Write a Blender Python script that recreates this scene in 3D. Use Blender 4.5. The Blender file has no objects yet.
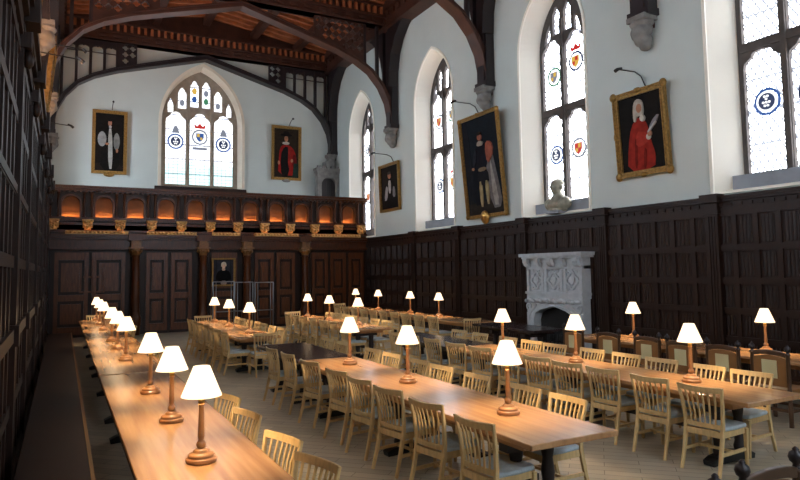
import bpy, bmesh, math, random
from mathutils import Vector, Matrix
from mathutils.geometry import tessellate_polygon
random.seed(7)
C = bpy.context.scene.collection
PI = math.pi
def lin(h):
    if isinstance(h, str):
        h = h.lstrip('#'); v = [int(h[i:i+2], 16)/255 for i in (0, 2, 4)]
    else: v = [x/255 for x in h]
    return tuple((x/12.92 if x <= .04045 else ((x+.055)/1.055)**2.4) for x in v) + (1,)

# ------------------------------------------------------------------ materials
def newmat(name):
    m = bpy.data.materials.new(name); m.use_nodes = True
    nt = m.node_tree; return m, nt, nt.nodes['Principled BSDF']
def plain(name, col, rough=.6, metal=0, spec=.5, bump=0, bscale=60, var=0, vscale=3, stretch=None):
    m, nt, b = newmat(name)
    c = lin(col)
    b.inputs['Base Color'].default_value = c; b.inputs['Roughness'].default_value = rough
    b.inputs['Metallic'].default_value = metal; b.inputs['Specular IOR Level'].default_value = spec
    if bump or var:
        tc = nt.nodes.new('ShaderNodeTexCoord'); mp = nt.nodes.new('ShaderNodeMapping')
        nt.links.new(tc.outputs['Object'], mp.inputs['Vector'])
        if stretch: mp.inputs['Scale'].default_value = stretch
    if var:
        n = nt.nodes.new('ShaderNodeTexNoise'); n.inputs['Scale'].default_value = vscale; n.inputs['Detail'].default_value = 5
        nt.links.new(mp.outputs[0], n.inputs['Vector'])
        r = nt.nodes.new('ShaderNodeValToRGB')
        r.color_ramp.elements[0].position = .3; r.color_ramp.elements[1].position = .7
        r.color_ramp.elements[0].color = tuple(x*(1-var) for x in c[:3]) + (1,)
        r.color_ramp.elements[1].color = tuple(min(1, x*(1+var)) for x in c[:3]) + (1,)
        nt.links.new(n.outputs['Fac'], r.inputs['Fac']); nt.links.new(r.outputs['Color'], b.inputs['Base Color'])
    if bump:
        n = nt.nodes.new('ShaderNodeTexNoise'); n.inputs['Scale'].default_value = bscale; n.inputs['Detail'].default_value = 3
        nt.links.new(mp.outputs[0], n.inputs['Vector'])
        bp = nt.nodes.new('ShaderNodeBump'); bp.inputs['Strength'].default_value = bump; bp.inputs['Distance'].default_value = .02
        nt.links.new(n.outputs['Fac'], bp.inputs['Height']); nt.links.new(bp.outputs[0], b.inputs['Normal'])
    return m
def emit(name, col, s):
    m, nt, b = newmat(name)
    b.inputs['Base Color'].default_value = (0, 0, 0, 1); b.inputs['Roughness'].default_value = .4
    b.inputs['Emission Color'].default_value = lin(col); b.inputs['Emission Strength'].default_value = s
    return m
M = {}
M['plaster'] = plain('plaster', '#c5cdc7', .9, bump=.08, bscale=8, var=.03, vscale=1.2)
M['reveal'] = plain('reveal_paint', '#f6f1e2', .85)
M['cream'] = plain('cream_stone', '#e4dac6', .8, var=.05)
M['dark'] = plain('dark_oak', '#25160f', .42, spec=.28, bump=.1, bscale=10, var=.35, vscale=3, stretch=(8, 8, 1))
M['screen'] = plain('screen_oak', '#4a260f', .3, spec=.32, bump=.08, bscale=10, var=.35, vscale=3, stretch=(8, 8, 1))
M['panellit'] = plain('panel_oak_lit', '#5a3219', .3, spec=.35, bump=.08, bscale=10, var=.35, vscale=3, stretch=(8, 8, 1))  # lighter copy of screen oak: lit look of the raised panels in the colour
M['niche'] = plain('niche_oak', '#855732', .6, var=.2)
M['carve'] = plain('carved_lit_oak', '#d0a05c', .45, var=.3, vscale=14, bump=.5, bscale=40)  # golden lamplight on brackets and frieze put into the colour
M['roof'] = plain('roof_oak', '#42251a', .5, var=.3, vscale=3, bump=.1, bscale=10)
M['rafter'] = plain('rafter_oak', '#9a5a36', .55, var=.3, vscale=3)
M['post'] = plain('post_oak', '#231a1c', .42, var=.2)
M['ash'] = plain('pale_ash', '#d0b07a', .42, spec=.45, var=.14, vscale=6, stretch=(6, 6, 1.2))
M['cushion'] = plain('cushion_fabric', '#b9c6ca', .9, bump=.3, bscale=60, var=.12, vscale=14)
M['brownseat'] = plain('brown_leather', '#855c31', .45, var=.15)
M['card'] = plain('cream_panel', '#c9c093', .7)
M['lampwood'] = plain('lamp_wood', '#b17c4d', .3, var=.15, vscale=8)
M['brass'] = plain('brass', '#c79a55', .28, metal=.9)
M['gold'] = plain('gilt_frame', '#96733a', .42, metal=.55, var=.35, vscale=18, bump=.6, bscale=30)
M['stone'] = plain('grey_stone', '#7c7a76', .85, var=.25, vscale=5, bump=.3, bscale=18)
M['sill'] = plain('sill_stone', '#8b9198', .75, var=.12, vscale=4)
M['tracery'] = plain('tracery_stone', '#4c4642', .8, var=.2, vscale=5)
M['chimney'] = plain('pale_chimney_stone', '#b9bec0', .75, var=.12, vscale=6, bump=.25, bscale=22)
M['firedark'] = plain('dark_brick', '#1c1a19', .95)  # even near-black tone for the inside of the fire opening
M['metal'] = plain('grey_metal', '#8b8d90', .35, metal=.8)
M['capital'] = plain('capital_oak', '#7a5228', .4, var=.3, vscale=14)
M['endtracery'] = plain('end_window_stone', '#978b7b', .8, var=.15, vscale=5)
M['carvedwood'] = plain('carved_chair_wood', '#4a3220', .4, var=.25)
M['bench'] = plain('bench_oak', '#1c100a', .4, spec=.25, var=.2)
M['black'] = plain('black_metal', '#161616', .4)
M['bronze'] = plain('bust_bronze', '#8f8c7c', .35, metal=.35, var=.3, vscale=9)
M['shade'] = emit('lamp_shade_glow', '#ffdcae', 1.25)
M['uplight'] = emit('uplight_glow', '#ffbe78', 62)
M['addedtube'] = emit('added_tube_glow', '#ffb070', 260)
M['striplight'] = emit('strip_glow', '#ffb46a', 14)
M['trestle'] = plain('trestle_dark', '#2a2120', .5)

def wood_table():
    m, nt, b = newmat('polished_table_oak')
    tc = nt.nodes.new('ShaderNodeTexCoord'); mp = nt.nodes.new('ShaderNodeMapping')
    mp.inputs['Scale'].default_value = (7, .45, 1); nt.links.new(tc.outputs['Object'], mp.inputs[0])
    n = nt.nodes.new('ShaderNodeTexNoise'); n.inputs['Scale'].default_value = 2.2; n.inputs['Detail'].default_value = 3
    nt.links.new(mp.outputs[0], n.inputs[0])
    r = nt.nodes.new('ShaderNodeValToRGB'); r.color_ramp.elements[0].position = .2; r.color_ramp.elements[1].position = .85
    r.color_ramp.elements[0].color = lin('#9a6e49'); r.color_ramp.elements[1].color = lin('#c99a68')
    nt.links.new(n.outputs['Fac'], r.inputs[0]); nt.links.new(r.outputs[0], b.inputs['Base Color'])
    b.inputs['Roughness'].default_value = .22; b.inputs['Specular IOR Level'].default_value = .55
    return m
M['table'] = wood_table()
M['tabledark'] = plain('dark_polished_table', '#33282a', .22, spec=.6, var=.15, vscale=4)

def floor_mat():
    m, nt, b = newmat('floor_boards')
    tc = nt.nodes.new('ShaderNodeTexCoord'); mp = nt.nodes.new('ShaderNodeMapping'); mp.inputs['Rotation'].default_value = (0, 0, PI/4)
    nt.links.new(tc.outputs['Object'], mp.inputs[0])
    br = nt.nodes.new('ShaderNodeTexBrick'); br.inputs['Scale'].default_value = 1; br.inputs['Brick Width'].default_value = .7
    br.inputs['Row Height'].default_value = .14; br.inputs['Mortar Size'].default_value = .004
    br.inputs['Color1'].default_value = lin('#aca28c'); br.inputs['Color2'].default_value = lin('#c2b69e'); br.inputs['Mortar'].default_value = lin('#6e6555')
    nt.links.new(mp.outputs[0], br.inputs['Vector'])
    n = nt.nodes.new('ShaderNodeTexNoise'); n.inputs['Scale'].default_value = 1.1; n.inputs['Detail'].default_value = 6
    nt.links.new(tc.outputs['Object'], n.inputs[0])
    mx = nt.nodes.new('ShaderNodeMix'); mx.data_type = 'RGBA'; mx.blend_type = 'MULTIPLY'; mx.inputs['Factor'].default_value = .7
    r = nt.nodes.new('ShaderNodeValToRGB'); r.color_ramp.elements[0].color = (.45, .45, .45, 1); r.color_ramp.elements[1].color = (1.2, 1.15, 1.1, 1)
    nt.links.new(n.outputs['Fac'], r.inputs[0]); nt.links.new(br.outputs['Color'], mx.inputs[6]); nt.links.new(r.outputs[0], mx.inputs[7])
    nt.links.new(mx.outputs[2], b.inputs['Base Color']); b.inputs['Roughness'].default_value = .35
    return m
M['floor'] = floor_mat()

def glass_mat(name, horiz, strength, greens=None, tint=('#e6ecff','#ffffff')):
    """leaded clear glass lit by the sky: diamond lead lattice, horizontal saddle bars, pale colour patches"""
    m, nt, b = newmat(name)
    L = nt.links; N = nt.nodes
    geo = N.new('ShaderNodeNewGeometry'); sp = N.new('ShaderNodeSeparateXYZ'); L.new(geo.outputs['Position'], sp.inputs[0])
    u = sp.outputs[horiz]; v = sp.outputs['Z']
    def math_(op, a, bb=None):
        n = N.new('ShaderNodeMath'); n.operation = op
        for i, x in enumerate((a, bb)):
            if x is None: continue
            if isinstance(x, (int, float)): n.inputs[i].default_value = x
            else: L.new(x, n.inputs[i])
        return n.outputs[0]
    def line(x, period, w):
        f = math_('FRACT', math_('DIVIDE', x, period)); d = math_('ABSOLUTE', math_('SUBTRACT', f, .5))
        return math_('GREATER_THAN', d, .5 - w/period/2)
    vs = math_('MULTIPLY', v, .62)
    l1 = line(math_('ADD', u, vs), .15, .036); l2 = line(math_('SUBTRACT', u, vs), .15, .036)
    if greens: l1 = line(v, .14, .013); l2 = line(u, .18, .013)
    l3 = line(v, .62, .035)
    lead = math_('MAXIMUM', math_('MAXIMUM', l1, l2), l3)
    nz = N.new('ShaderNodeTexNoise'); nz.inputs['Scale'].default_value = 3; L.new(geo.outputs['Position'], nz.inputs[0])
    rp = N.new('ShaderNodeValToRGB'); rp.color_ramp.elements[0].position = .35; rp.color_ramp.elements[1].position = .65
    rp.color_ramp.elements[0].color = lin(tint[0]); rp.color_ramp.elements[1].color = lin(tint[1])
    L.new(nz.outputs['Fac'], rp.inputs[0]); col = rp.outputs[0]
    if greens:
        mx = N.new('ShaderNodeMix'); mx.data_type = 'RGBA'
        ng = math_('ADD', v, math_('MULTIPLY', math_('SUBTRACT', nz.outputs['Fac'], .5), 1.1))
        L.new(math_('LESS_THAN', ng, greens), mx.inputs[0]); L.new(col, mx.inputs[6]); mx.inputs[7].default_value = lin('#b5dde0')
        col = mx.outputs[2]
    mx = N.new('ShaderNodeMix'); mx.data_type = 'RGBA'; L.new(lead, mx.inputs[0]); L.new(col, mx.inputs[6]); mx.inputs[7].default_value = (.05, .055, .065, 1)
    b.inputs['Base Color'].default_value = (.02, .02, .02, 1); b.inputs['Roughness'].default_value = .3
    L.new(mx.outputs[2], b.inputs['Emission Color']); b.inputs['Emission Strength'].default_value = strength
    return m
M['glassR'] = glass_mat('leaded_glass', 'Y', 5.5)
M['glassE'] = glass_mat('leaded_end_glass', 'X', 1.25, greens=6.6)
M['glassL'] = glass_mat('sunny_leaded_glass', 'Y', 14.0, tint=('#cfe1f8','#e2edf9'))
M['glassS'] = glass_mat('south_leaded_glass', 'X', 7.5, tint=('#cfe1f8','#e2edf9'))
GL = {k: emit('stained_'+k, c, s*.62) for k, c, s in (('blue', '#2757a0', .75), ('navy', '#16305e', .6), ('red', '#c02a22', .8), ('gold', '#d9b24a', .8), ('white', '#ffffff', 1.2), ('green', '#3f8a63', .7), ('grey', '#8d93a3', .6))}
PA = {}
def paint(c, r=.55):
    c = '#'+''.join('%02x' % int(int(c[i:i+2], 16)*.84) for i in (1, 3, 5))
    if c not in PA: PA[c] = plain('paint_'+c.strip('#'), c, .7, spec=.12, var=.28, vscale=7)
    return PA[c]

# ------------------------------------------------------------------ mesh builder
class MB:
    def __init__(s): s.v = []; s.f = []; s.sm = []
    def add(s, vs, fs, smooth=False):
        o = len(s.v); s.v += [tuple(x) for x in vs]
        for f in fs: s.f.append([i+o for i in f]); s.sm.append(smooth)
        return s
    def box(s, x0, x1, y0, y1, z0, z1):
        if x0 > x1: x0, x1 = x1, x0
        if y0 > y1: y0, y1 = y1, y0
        if z0 > z1: z0, z1 = z1, z0
        return s.add([(x0,y0,z0),(x1,y0,z0),(x1,y1,z0),(x0,y1,z0),(x0,y0,z1),(x1,y0,z1),(x1,y1,z1),(x0,y1,z1)],
              [(0,3,2,1),(4,5,6,7),(0,1,5,4),(1,2,6,5),(2,3,7,6),(3,0,4,7)])
    def bar(s, a, b, w, h, up=(0,0,1)):
        """rectangular bar from a to b"""
        a = Vector(a); b = Vector(b); d = (b-a).normalized(); u = Vector(up)
        if abs(d.dot(u)) > .99: u = Vector((0,1,0))
        r = d.cross(u).normalized()*w/2; u2 = r.cross(d).normalized()*h/2
        vs = [a-r-u2, a+r-u2, a+r+u2, a-r+u2, b-r-u2, b+r-u2, b+r+u2, b-r+u2]
        return s.add(vs, [(0,1,2,3),(4,7,6,5),(0,4,5,1),(1,5,6,2),(2,6,7,3),(3,7,4,0)])
    def sweep(s, pts, w, h, side=(1,0,0), caps=True):
        """rectangular section along a path; w is measured along «side»"""
        pts = [Vector(p) for p in pts]; n = len(pts); sd = Vector(side).normalized(); vs = []
        for i, p in enumerate(pts):
            t = (pts[min(i+1,n-1)]-pts[max(i-1,0)]).normalized(); nn = t.cross(sd).normalized()
            ww = w[i] if isinstance(w, (list,tuple)) else w; hh = h[i] if isinstance(h, (list,tuple)) else h
            for a, b in ((-1,-1),(1,-1),(1,1),(-1,1)): vs.append(p+sd*a*ww/2+nn*b*hh/2)
        fs = [(i*4+k, i*4+(k+1)%4, i*4+4+(k+1)%4, i*4+4+k) for i in range(n-1) for k in range(4)]
        if caps: fs += [(3,2,1,0), tuple(4*(n-1)+k for k in range(4))]
        return s.add(vs, fs)
    def tube(s, pts, r, n=8):
        pts = [Vector(p) for p in pts]; k = len(pts); vs = []
        for i, p in enumerate(pts):
            t = (pts[min(i+1,k-1)]-pts[max(i-1,0)]).normalized()
            a = t.cross(Vector((0,0,1)) if abs(t.z) < .95 else Vector((1,0,0))).normalized(); b = t.cross(a)
            rr = r[i] if isinstance(r, (list,tuple)) else r
            for j in range(n): q = 2*PI*j/n; vs.append(p+(a*math.cos(q)+b*math.sin(q))*rr)
        fs = [(i*n+j, i*n+(j+1)%n, i*n+n+(j+1)%n, i*n+n+j) for i in range(k-1) for j in range(n)]
        s.add(vs, fs, True)
        return s.add(vs[:n]+vs[-n:], [tuple(range(n))[::-1], tuple(range(n, 2*n))])
    def lathe(s, prof, c=(0,0,0), n=16, caps=True):
        vs = []; k = len(prof)
        for r, z in prof:
            for j in range(n): q = 2*PI*j/n; vs.append((c[0]+r*math.cos(q), c[1]+r*math.sin(q), c[2]+z))
        fs = [(i*n+j, i*n+(j+1)%n, i*n+n+(j+1)%n, i*n+n+j) for i in range(k-1) for j in range(n)]
        s.add(vs, fs, True)
        if caps and prof[0][0] > 1e-4: s.add(vs[:n], [tuple(range(n))[::-1]])
        if caps and prof[-1][0] > 1e-4: s.add(vs[-n:], [tuple(range(n))])
        return s
    def ball(s, c, rx, ry=None, rz=None, n=12, m=8):
        ry = ry or rx; rz = rz or rx; vs = [(c[0],c[1],c[2]-rz)]
        for i in range(1, m):
            a = -PI/2+PI*i/m
            for j in range(n): q = 2*PI*j/n; vs.append((c[0]+rx*math.cos(a)*math.cos(q), c[1]+ry*math.cos(a)*math.sin(q), c[2]+rz*math.sin(a)))
        vs.append((c[0],c[1],c[2]+rz)); fs = []
        for j in range(n): fs.append((0, 1+(j+1)%n, 1+j))
        for i in range(m-2):
            for j in range(n): a = 1+i*n; fs.append((a+j, a+(j+1)%n, a+n+(j+1)%n, a+n+j))
        a = 1+(m-2)*n
        for j in range(n): fs.append((a+j, a+(j+1)%n, len(vs)-1))
        return s.add(vs, fs, True)
    def plate(s, outer, holes, w0, w1, mp, side_holes=True):
        """polygon with holes, extruded from w0 to w1; mp(u,v,w)->xyz"""
        loops = [list(outer)]+[list(h) for h in holes]
        tris = tessellate_polygon([[Vector((a,b,0)) for a,b in l] for l in loops])
        flat = [p for l in loops for p in l]; n = len(flat)
        vs = [mp(u,v,w0) for u,v in flat]+[mp(u,v,w1) for u,v in flat]
        fs = [tuple(t) for t in tris]+[tuple(i+n for i in t)[::-1] for t in tris]
        o = 0
        for k, l in enumerate(loops):
            m = len(l)
            if k == 0 or side_holes:
                for i in range(m): a, b = o+i, o+(i+1)%m; fs.append((a, b, b+n, a+n))
            o += m
        return s.add(vs, fs)
    def loft(s, l0, l1, close=True):
        n = len(l0); return s.add(list(l0)+list(l1), [(i,(i+1)%n,n+(i+1)%n,n+i) for i in range(n if close else n-1)])
    def mesh(s, name, mat):
        me = bpy.data.meshes.new(name); me.from_pydata(s.v, [], s.f)
        for p, q in zip(me.polygons, s.sm): p.use_smooth = q
        bm = bmesh.new(); bm.from_mesh(me); bmesh.ops.remove_doubles(bm, verts=bm.verts, dist=1e-5)
        bmesh.ops.recalc_face_normals(bm, faces=bm.faces); bm.to_mesh(me); bm.free()
        if mat: me.materials.append(mat)
        return me
    def build(s, name, mat, parent=None, loc=None, label=None):
        o = bpy.data.objects.new(name, s.mesh(name, mat)); C.objects.link(o)
        if parent: o.parent = parent
        if loc: o.location = loc
        if label: o['label'] = label
        return o
def bevel(o, w=.006, seg=2):
    m = o.modifiers.new('bevel', 'BEVEL'); m.width = w; m.segments = seg; m.limit_method = 'ANGLE'; return o
def thing(name, label, cat, loc=(0,0,0), rz=0, group=None):
    o = bpy.data.objects.new(name, None); o.empty_display_size = .1; C.objects.link(o); o.location = loc; o.rotation_euler = (0,0,rz)
    return tag(o, label, cat, group)
def tag(o, label, cat, group=None):
    o['label'] = label; o['category'] = cat
    if group: o['group'] = group
    return o
def struct(o): o['kind'] = 'structure'; return o
def dup(root, loc, rz, label, group=None):
    r = root.copy(); C.objects.link(r); r.location = loc; r.rotation_euler = (0,0,rz); r['label'] = label
    if group: r['group'] = group
    for ch in list(root.children):
        c = ch.copy(); C.objects.link(c); c.parent = r
        for g in ch.children:
            d = g.copy(); C.objects.link(d); d.parent = c
    return r
XF = lambda u, v, w: (w, u, v)      # plate facing X: u=Y, v=Z
YF = lambda u, v, w: (u, w, v)      # plate facing Y: u=X, v=Z
ZF = lambda u, v, w: (u, v, w)
def arch(c, hw, zs, za, n=12):
    """pointed two-centred arch curve from right springing over the apex to left springing"""
    r = za-zs
    if r >= hw:
        R = (hw*hw+r*r)/(2*hw); x0 = hw-R; a1 = math.asin(r/R)
        right = [(x0+R*math.cos(a1*i/n), zs+R*math.sin(a1*i/n)) for i in range(n+1)]
    else:
        right = [(hw*math.cos(PI/2*i/n)**.85, zs+r*math.sin(PI/2*i/n)) for i in range(n+1)]
    pts = [(c+x, z) for x, z in right]; pts += [(c-x, z) for x, z in right[-2::-1]]
    return pts
def opening(c, hw, z0, zs, za, n=12): return [(c-hw, z0), (c+hw, z0)]+arch(c, hw, zs, za, n)
def circ(cx, cy, r, n=16, ry=None, a0=0): return [(cx+r*math.cos(a0+2*PI*i/n), cy+(ry or r)*math.sin(a0+2*PI*i/n)) for i in range(n)]
def rect(a, b, c, d): return [(a,c),(b,c),(b,d),(a,d)]
def blob(name, balls, mat, parent=None, loc=(0,0,0), voxel=.02, rz=0):
    mb = MB()
    for b in balls: mb.ball(b[:3], *b[3:])
    o = bpy.data.objects.new(name, mb.mesh(name, mat)); C.objects.link(o)
    md = o.modifiers.new('r', 'REMESH'); md.mode = 'VOXEL'; md.voxel_size = voxel; md.use_smooth_shade = True
    sm = o.modifiers.new('s', 'SMOOTH'); sm.iterations = 3; sm.factor = .5
    bpy.context.view_layer.update()
    me = bpy.data.meshes.new_from_object(o.evaluated_get(bpy.context.evaluated_depsgraph_get()))
    me.name = name
    o.modifiers.clear(); o.data = me
    if not me.materials: me.materials.append(mat)
    o.location = loc; o.rotation_euler = (0,0,rz)
    if parent: o.parent = parent
    return o

# ------------------------------------------------------------------ dimensions
XL, XR, YN, YS, YB, ZC = -.7, 11., -3., 23.7, 27.2, 12.1
MID = 5.15
WIN = [6.66, 12.37, 18.26, 24.12]           # window centres on the right wall
BAY = [3.6, 9.23, 14.98, 20.98]              # wall posts / trusses

# ------------------------------------------------------------------ shell
struct(MB().box(XL-.6, XR+.7, YN-.3, YB+.6, -.1, 0).build('floor', M['floor']))
def wall_x(name, x0, x1, wins, mat):
    holes = [opening(c, 1.22, 3.42, 7.85, 9.6) for c in wins]
    struct(MB().plate(rect(YN-.3, YB+.6, 0, ZC+.6), holes, x0, x1, XF, side_holes=False).build(name, mat))
wall_x('wall_right', XR, XR+.75, WIN, M['plaster'])
wall_x('wall_left', XL-.75, XL, WIN, M['plaster'])
struct(MB().plate(rect(XL, XR, 0, 14.4), [opening(5.08, 1.66, 5.62, 8.3, 10.78)], YB, YB+.6, YF, side_holes=False).build('wall_back', M['plaster']))
struct(MB().plate(rect(XL, XR, 0, 14.4), [opening(MID, 2.6, 3.6, 7.6, 10.8)], YN-.3, YN, YF).build('wall_front', M['plaster']))

def shield(cx, cz, w, h):
    return [(cx-w/2, cz+h/2), (cx+w/2, cz+h/2), (cx+w/2, cz), (cx+w*.3, cz-h*.32), (cx, cz-h/2), (cx-w*.3, cz-h*.32), (cx-w/2, cz)]
def badge(win, kind, c, z, x, F, sgn, r=.26):
    """small coloured emblem set in the glass: ring, field, charges"""
    W = lambda k: (x+sgn*.012*k, x+sgn*.012*(k+1))
    def lay(poly, m, k, holes=()):
        return MB().plate(poly, holes, *W(k), F)
    t = lay(circ(c, z, r, 20), None, 0, [circ(c, z, r*.8, 20)])
    cols = {'blue': ('blue','white','navy'), 'gold': ('navy','white','gold'), 'pale': ('green','white','grey'), 'red': ('grey','white','red'), 'royal': ('grey','white','blue')}[kind]
    ob = t.build('emblem', GL[cols[0]], win)
    lay(circ(c, z, r*.78, 18), None, 1).build('emblem_field', GL[cols[1] if kind != 'blue' else 'white'], ob)
    if kind == 'blue':
        lay(circ(c, z, r*.6, 16), None, 2).build('emblem_disc', GL['navy'], ob)
        d = MB()
        for i, j in ((0,1),(-1,0),(0,0),(1,0),(-.5,-1),(.5,-1),(-.5,1.8),(.5,1.8)): d.plate(circ(c+i*r*.22, z+(j-.3)*r*.24, r*.09, 8), [], *W(3), F)
        d.build('emblem_charge', GL['white'], ob)
    else:
        lay(shield(c, z-.02, r*.95, r*1.1), None, 2).build('emblem_shield', GL[cols[2]], ob)
        d = MB(); d.plate(rect(c-r*.36, c-.01, z, z+r*.4), [], *W(3), F); d.plate(rect(c+.01, c+r*.3, z-r*.38, z-.01), [], *W(3), F)
        d.build('emblem_quarter', GL['gold' if cols[2] != 'gold' else 'red'], ob)
    if kind in ('gold', 'royal'):
        cr = [(c-r*.6, z+r*1.12), (c+r*.6, z+r*1.12), (c+r*.75, z+r*1.7), (c+r*.35, z+r*1.4), (c, z+r*1.8), (c-r*.35, z+r*1.4), (c-r*.75, z+r*1.7)]
        lay(cr, None, 0).build('emblem_crown', GL['red'], ob)
def cusped(c, hw, z0, zs, za):
    """light with a cusped (trefoil) head"""
    A = arch(c, hw, zs, za, 8); out = [(c-hw, z0), (c+hw, z0)]
    n = len(A)
    for i, (x, z) in enumerate(A):
        k = .78 if i in (n//4, n-1-n//4) else (.9 if i in (n//4-1, n//4+1, n-2-n//4, n-n//4) else 1)
        out.append((c+(x-c)*k, zs+(z-zs)*(.93 if k < .95 else 1)))
    return out
def side_window(idx, c, left=False, badges=()):
    s = -1 if left else 1
    xf = (XL if left else XR)                    # wall face
    xg = xf+s*.5                                # glass plane
    hw = .83; o = struct(MB().plate(opening(c, hw+.06, 3.6, 7.85, 9.34), [cusped(c-.43, .365, 3.8, 5.78, 6.1), cusped(c+.43, .365, 3.8, 5.78, 6.1),
        cusped(c-.43, .365, 6.3, 7.75, 8.15), cusped(c+.43, .365, 6.3, 7.75, 8.15),
        cusped(c-.21, .135, 8.25, 8.75, 9.0), cusped(c+.21, .135, 8.25, 8.75, 9.0), [(c-.72,7.98),(c-.45,8.2),(c-.45,8.62),(c-.6,8.4)], [(c+.72,7.98),(c+.6,8.4),(c+.45,8.62),(c+.45,8.2)]],
        xg-.07, xg+.09, XF).build('window_%d' % idx, M['tracery']))
    m = MB(); m.box(xg-.12, xg-.05, c-.055, c+.055, 3.7, 8.6); m.box(xg-.1, xg-.04, c-.84, c+.84, 6.12, 6.27)
    m.build('mullion', M['tracery'], o)
    MB().plate(opening(c, hw+.05, 3.7, 7.85, 9.25), [], xg+s*.02, xg+s*.035, XF).build('pane', M['glassL'] if left else M['glassR'], o)
    # splayed, plastered reveal from the wall face to the frame
    a = opening(c, 1.22, 3.42, 7.85, 9.6); b = opening(c, hw+.05, 3.62, 7.85, 9.32)
    rv = MB().loft([XF(u,v,xf) for u,v in a], [XF(u,v,xg) for u,v in b]).build('reveal', M['reveal'], o)
    tr = MB(); oa = opening(c, 1.29, 3.42, 7.85, 9.69); tr.plate(oa, [[(u, v+(.001 if i < 2 else 0)) for i, (u, v) in enumerate(a)]], xf-s*.035, xf, XF); tr.build('moulding', M['reveal'], o)
    MB().box(xg-s*.3, xg+s*.02, c-.98, c+.98, 3.5, 3.76).build('sill', M['sill'], o)
    for k, (du, z, kind) in enumerate(badges): badge(o, kind, c+du, z, xg+s*.005, XF, -s)
    return o
B2 = [(.41, 7.15, 'pale'), (-.41, 7.35, 'gold'), (.41, 5.05, 'blue'), (-.41, 5.1, 'red')]
side_window(1, WIN[0], badges=[(.41, 5.1, 'blue'), (-.41, 5.1, 'gold'), (-.41, 7.2, 'pale')])
side_window(2, WIN[1], badges=B2)
side_window(3, WIN[2], badges=[(.41, 7.2, 'red'), (.41, 4.95, 'blue'), (-.41, 5.0, 'gold'), (-.41, 7.3, 'pale')])
side_window(4, WIN[3], badges=[(-.41, 7.1, 'gold'), (.41, 5.2, 'red'), (.41, 7.2, 'blue')])
for i, c in enumerate(WIN): side_window(6+i, c, left=True)

def end_window():
    c = 5.02; yg = YB+.3; hw = 1.45
    lt = [(c-.98, .4), (c, .42), (c+.98, .4)]
    holes = [cusped(x, w, 5.75, 8.35, 8.8) for x, w in lt]
    up = []
    for x, z0, za in ((-1.2, 8.75, 9.35), (-.74, 8.95, 9.85), (-.24, 9.05, 10.2), (.24, 9.05, 10.2), (.74, 8.95, 9.85), (1.2, 8.75, 9.35)):
        up.append(cusped(c+x, .17 if abs(x) < 1 else .11, z0, za-.3, za))
    o = struct(MB().plate(opening(c, hw+.12, 5.62, 8.3, 10.6), holes+up, yg-.07, yg+.08, YF).build('window_5', M['endtracery']))
    m = MB(); m.box(c-.55, c-.43, yg-.13, yg-.05, 5.7, 9.6); m.box(c+.43, c+.55, yg-.13, yg-.05, 5.7, 9.6); m.build('mullion', M['endtracery'], o)
    MB().plate(opening(c, hw+.04, 5.68, 8.3, 10.5), [], yg+.02, yg+.035, YF).build('pane', M['glassE'], o)
    a = opening(5.08, 1.66, 5.62, 8.3, 10.78); b = opening(c, hw+.08, 5.66, 8.3, 10.56)
    MB().loft([YF(u,v,YB) for u,v in a], [YF(u,v,yg) for u,v in b]).build('reveal', M['cream'], o)
    tr = MB(); tr.plate(opening(5.08, 1.76, 5.62, 8.3, 10.9), [[(u, v+(.001 if i < 2 else 0)) for i, (u, v) in enumerate(opening(5.08, 1.64, 5.62, 8.3, 10.76))]], YB-.06, YB, YF); tr.build('moulding', M['cream'], o)
    MB().box(3.2, 6.9, YB-.14, YB+.1, 5.3, 5.6).build('sill', M['dark'], o)
    x = yg+.005
    for cx, k in ((c-.98, 'blue'), (c, 'royal'), (c+.98, 'blue')): badge(o, k, cx, 7.55 if k != 'royal' else 7.8, x, YF, -1, .33)
    for cx, z, col in ((-.24, 9.4, 'blue'), (.24, 9.35, 'green'), (.24, 9.7, 'grey'), (-.24, 9.75, 'gold'), (-.74, 9.2, 'grey'), (.74, 9.2, 'grey')):
        MB().plate(circ(c+cx, z, .1, 8, .14), [], x-.012, x-.03, YF).build('coloured_quarry', GL[col], o)
    for cx in (-.98, .98):     # scroll and mantling above and below the side shields
        MB().plate([(c+cx-.16, 7.9), (c+cx+.16, 7.9), (c+cx+.05, 8.2), (c+cx-.05, 8.2)], [], x-.012, x-.03, YF).build('emblem_crest', GL['grey'], o)
    MB().plate(rect(c-.3, c+.3, 7.25, 7.36), [], x-.012, x-.03, YF).build('emblem_scroll', GL['grey'], o)
end_window()
# large window in the wall behind the camera
o = struct(MB().plate(opening(MID, 2.6, 3.6, 7.6, 10.8), [rect(MID+a, MID+a+1.1, 3.75, 7.4) for a in (-2.48, -1.2, .1, 1.38)]+[opening(MID-.7, .5, 7.6, 8.6, 9.6), opening(MID+.7, .5, 7.6, 8.6, 9.6)], YN-.2, YN-.1, YF).build('window_10', M['tracery']))
MB().plate(opening(MID, 2.6, 3.6, 7.6, 10.8), [], YN-.24, YN-.22, YF).build('pane', M['glassS'], o)

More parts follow.
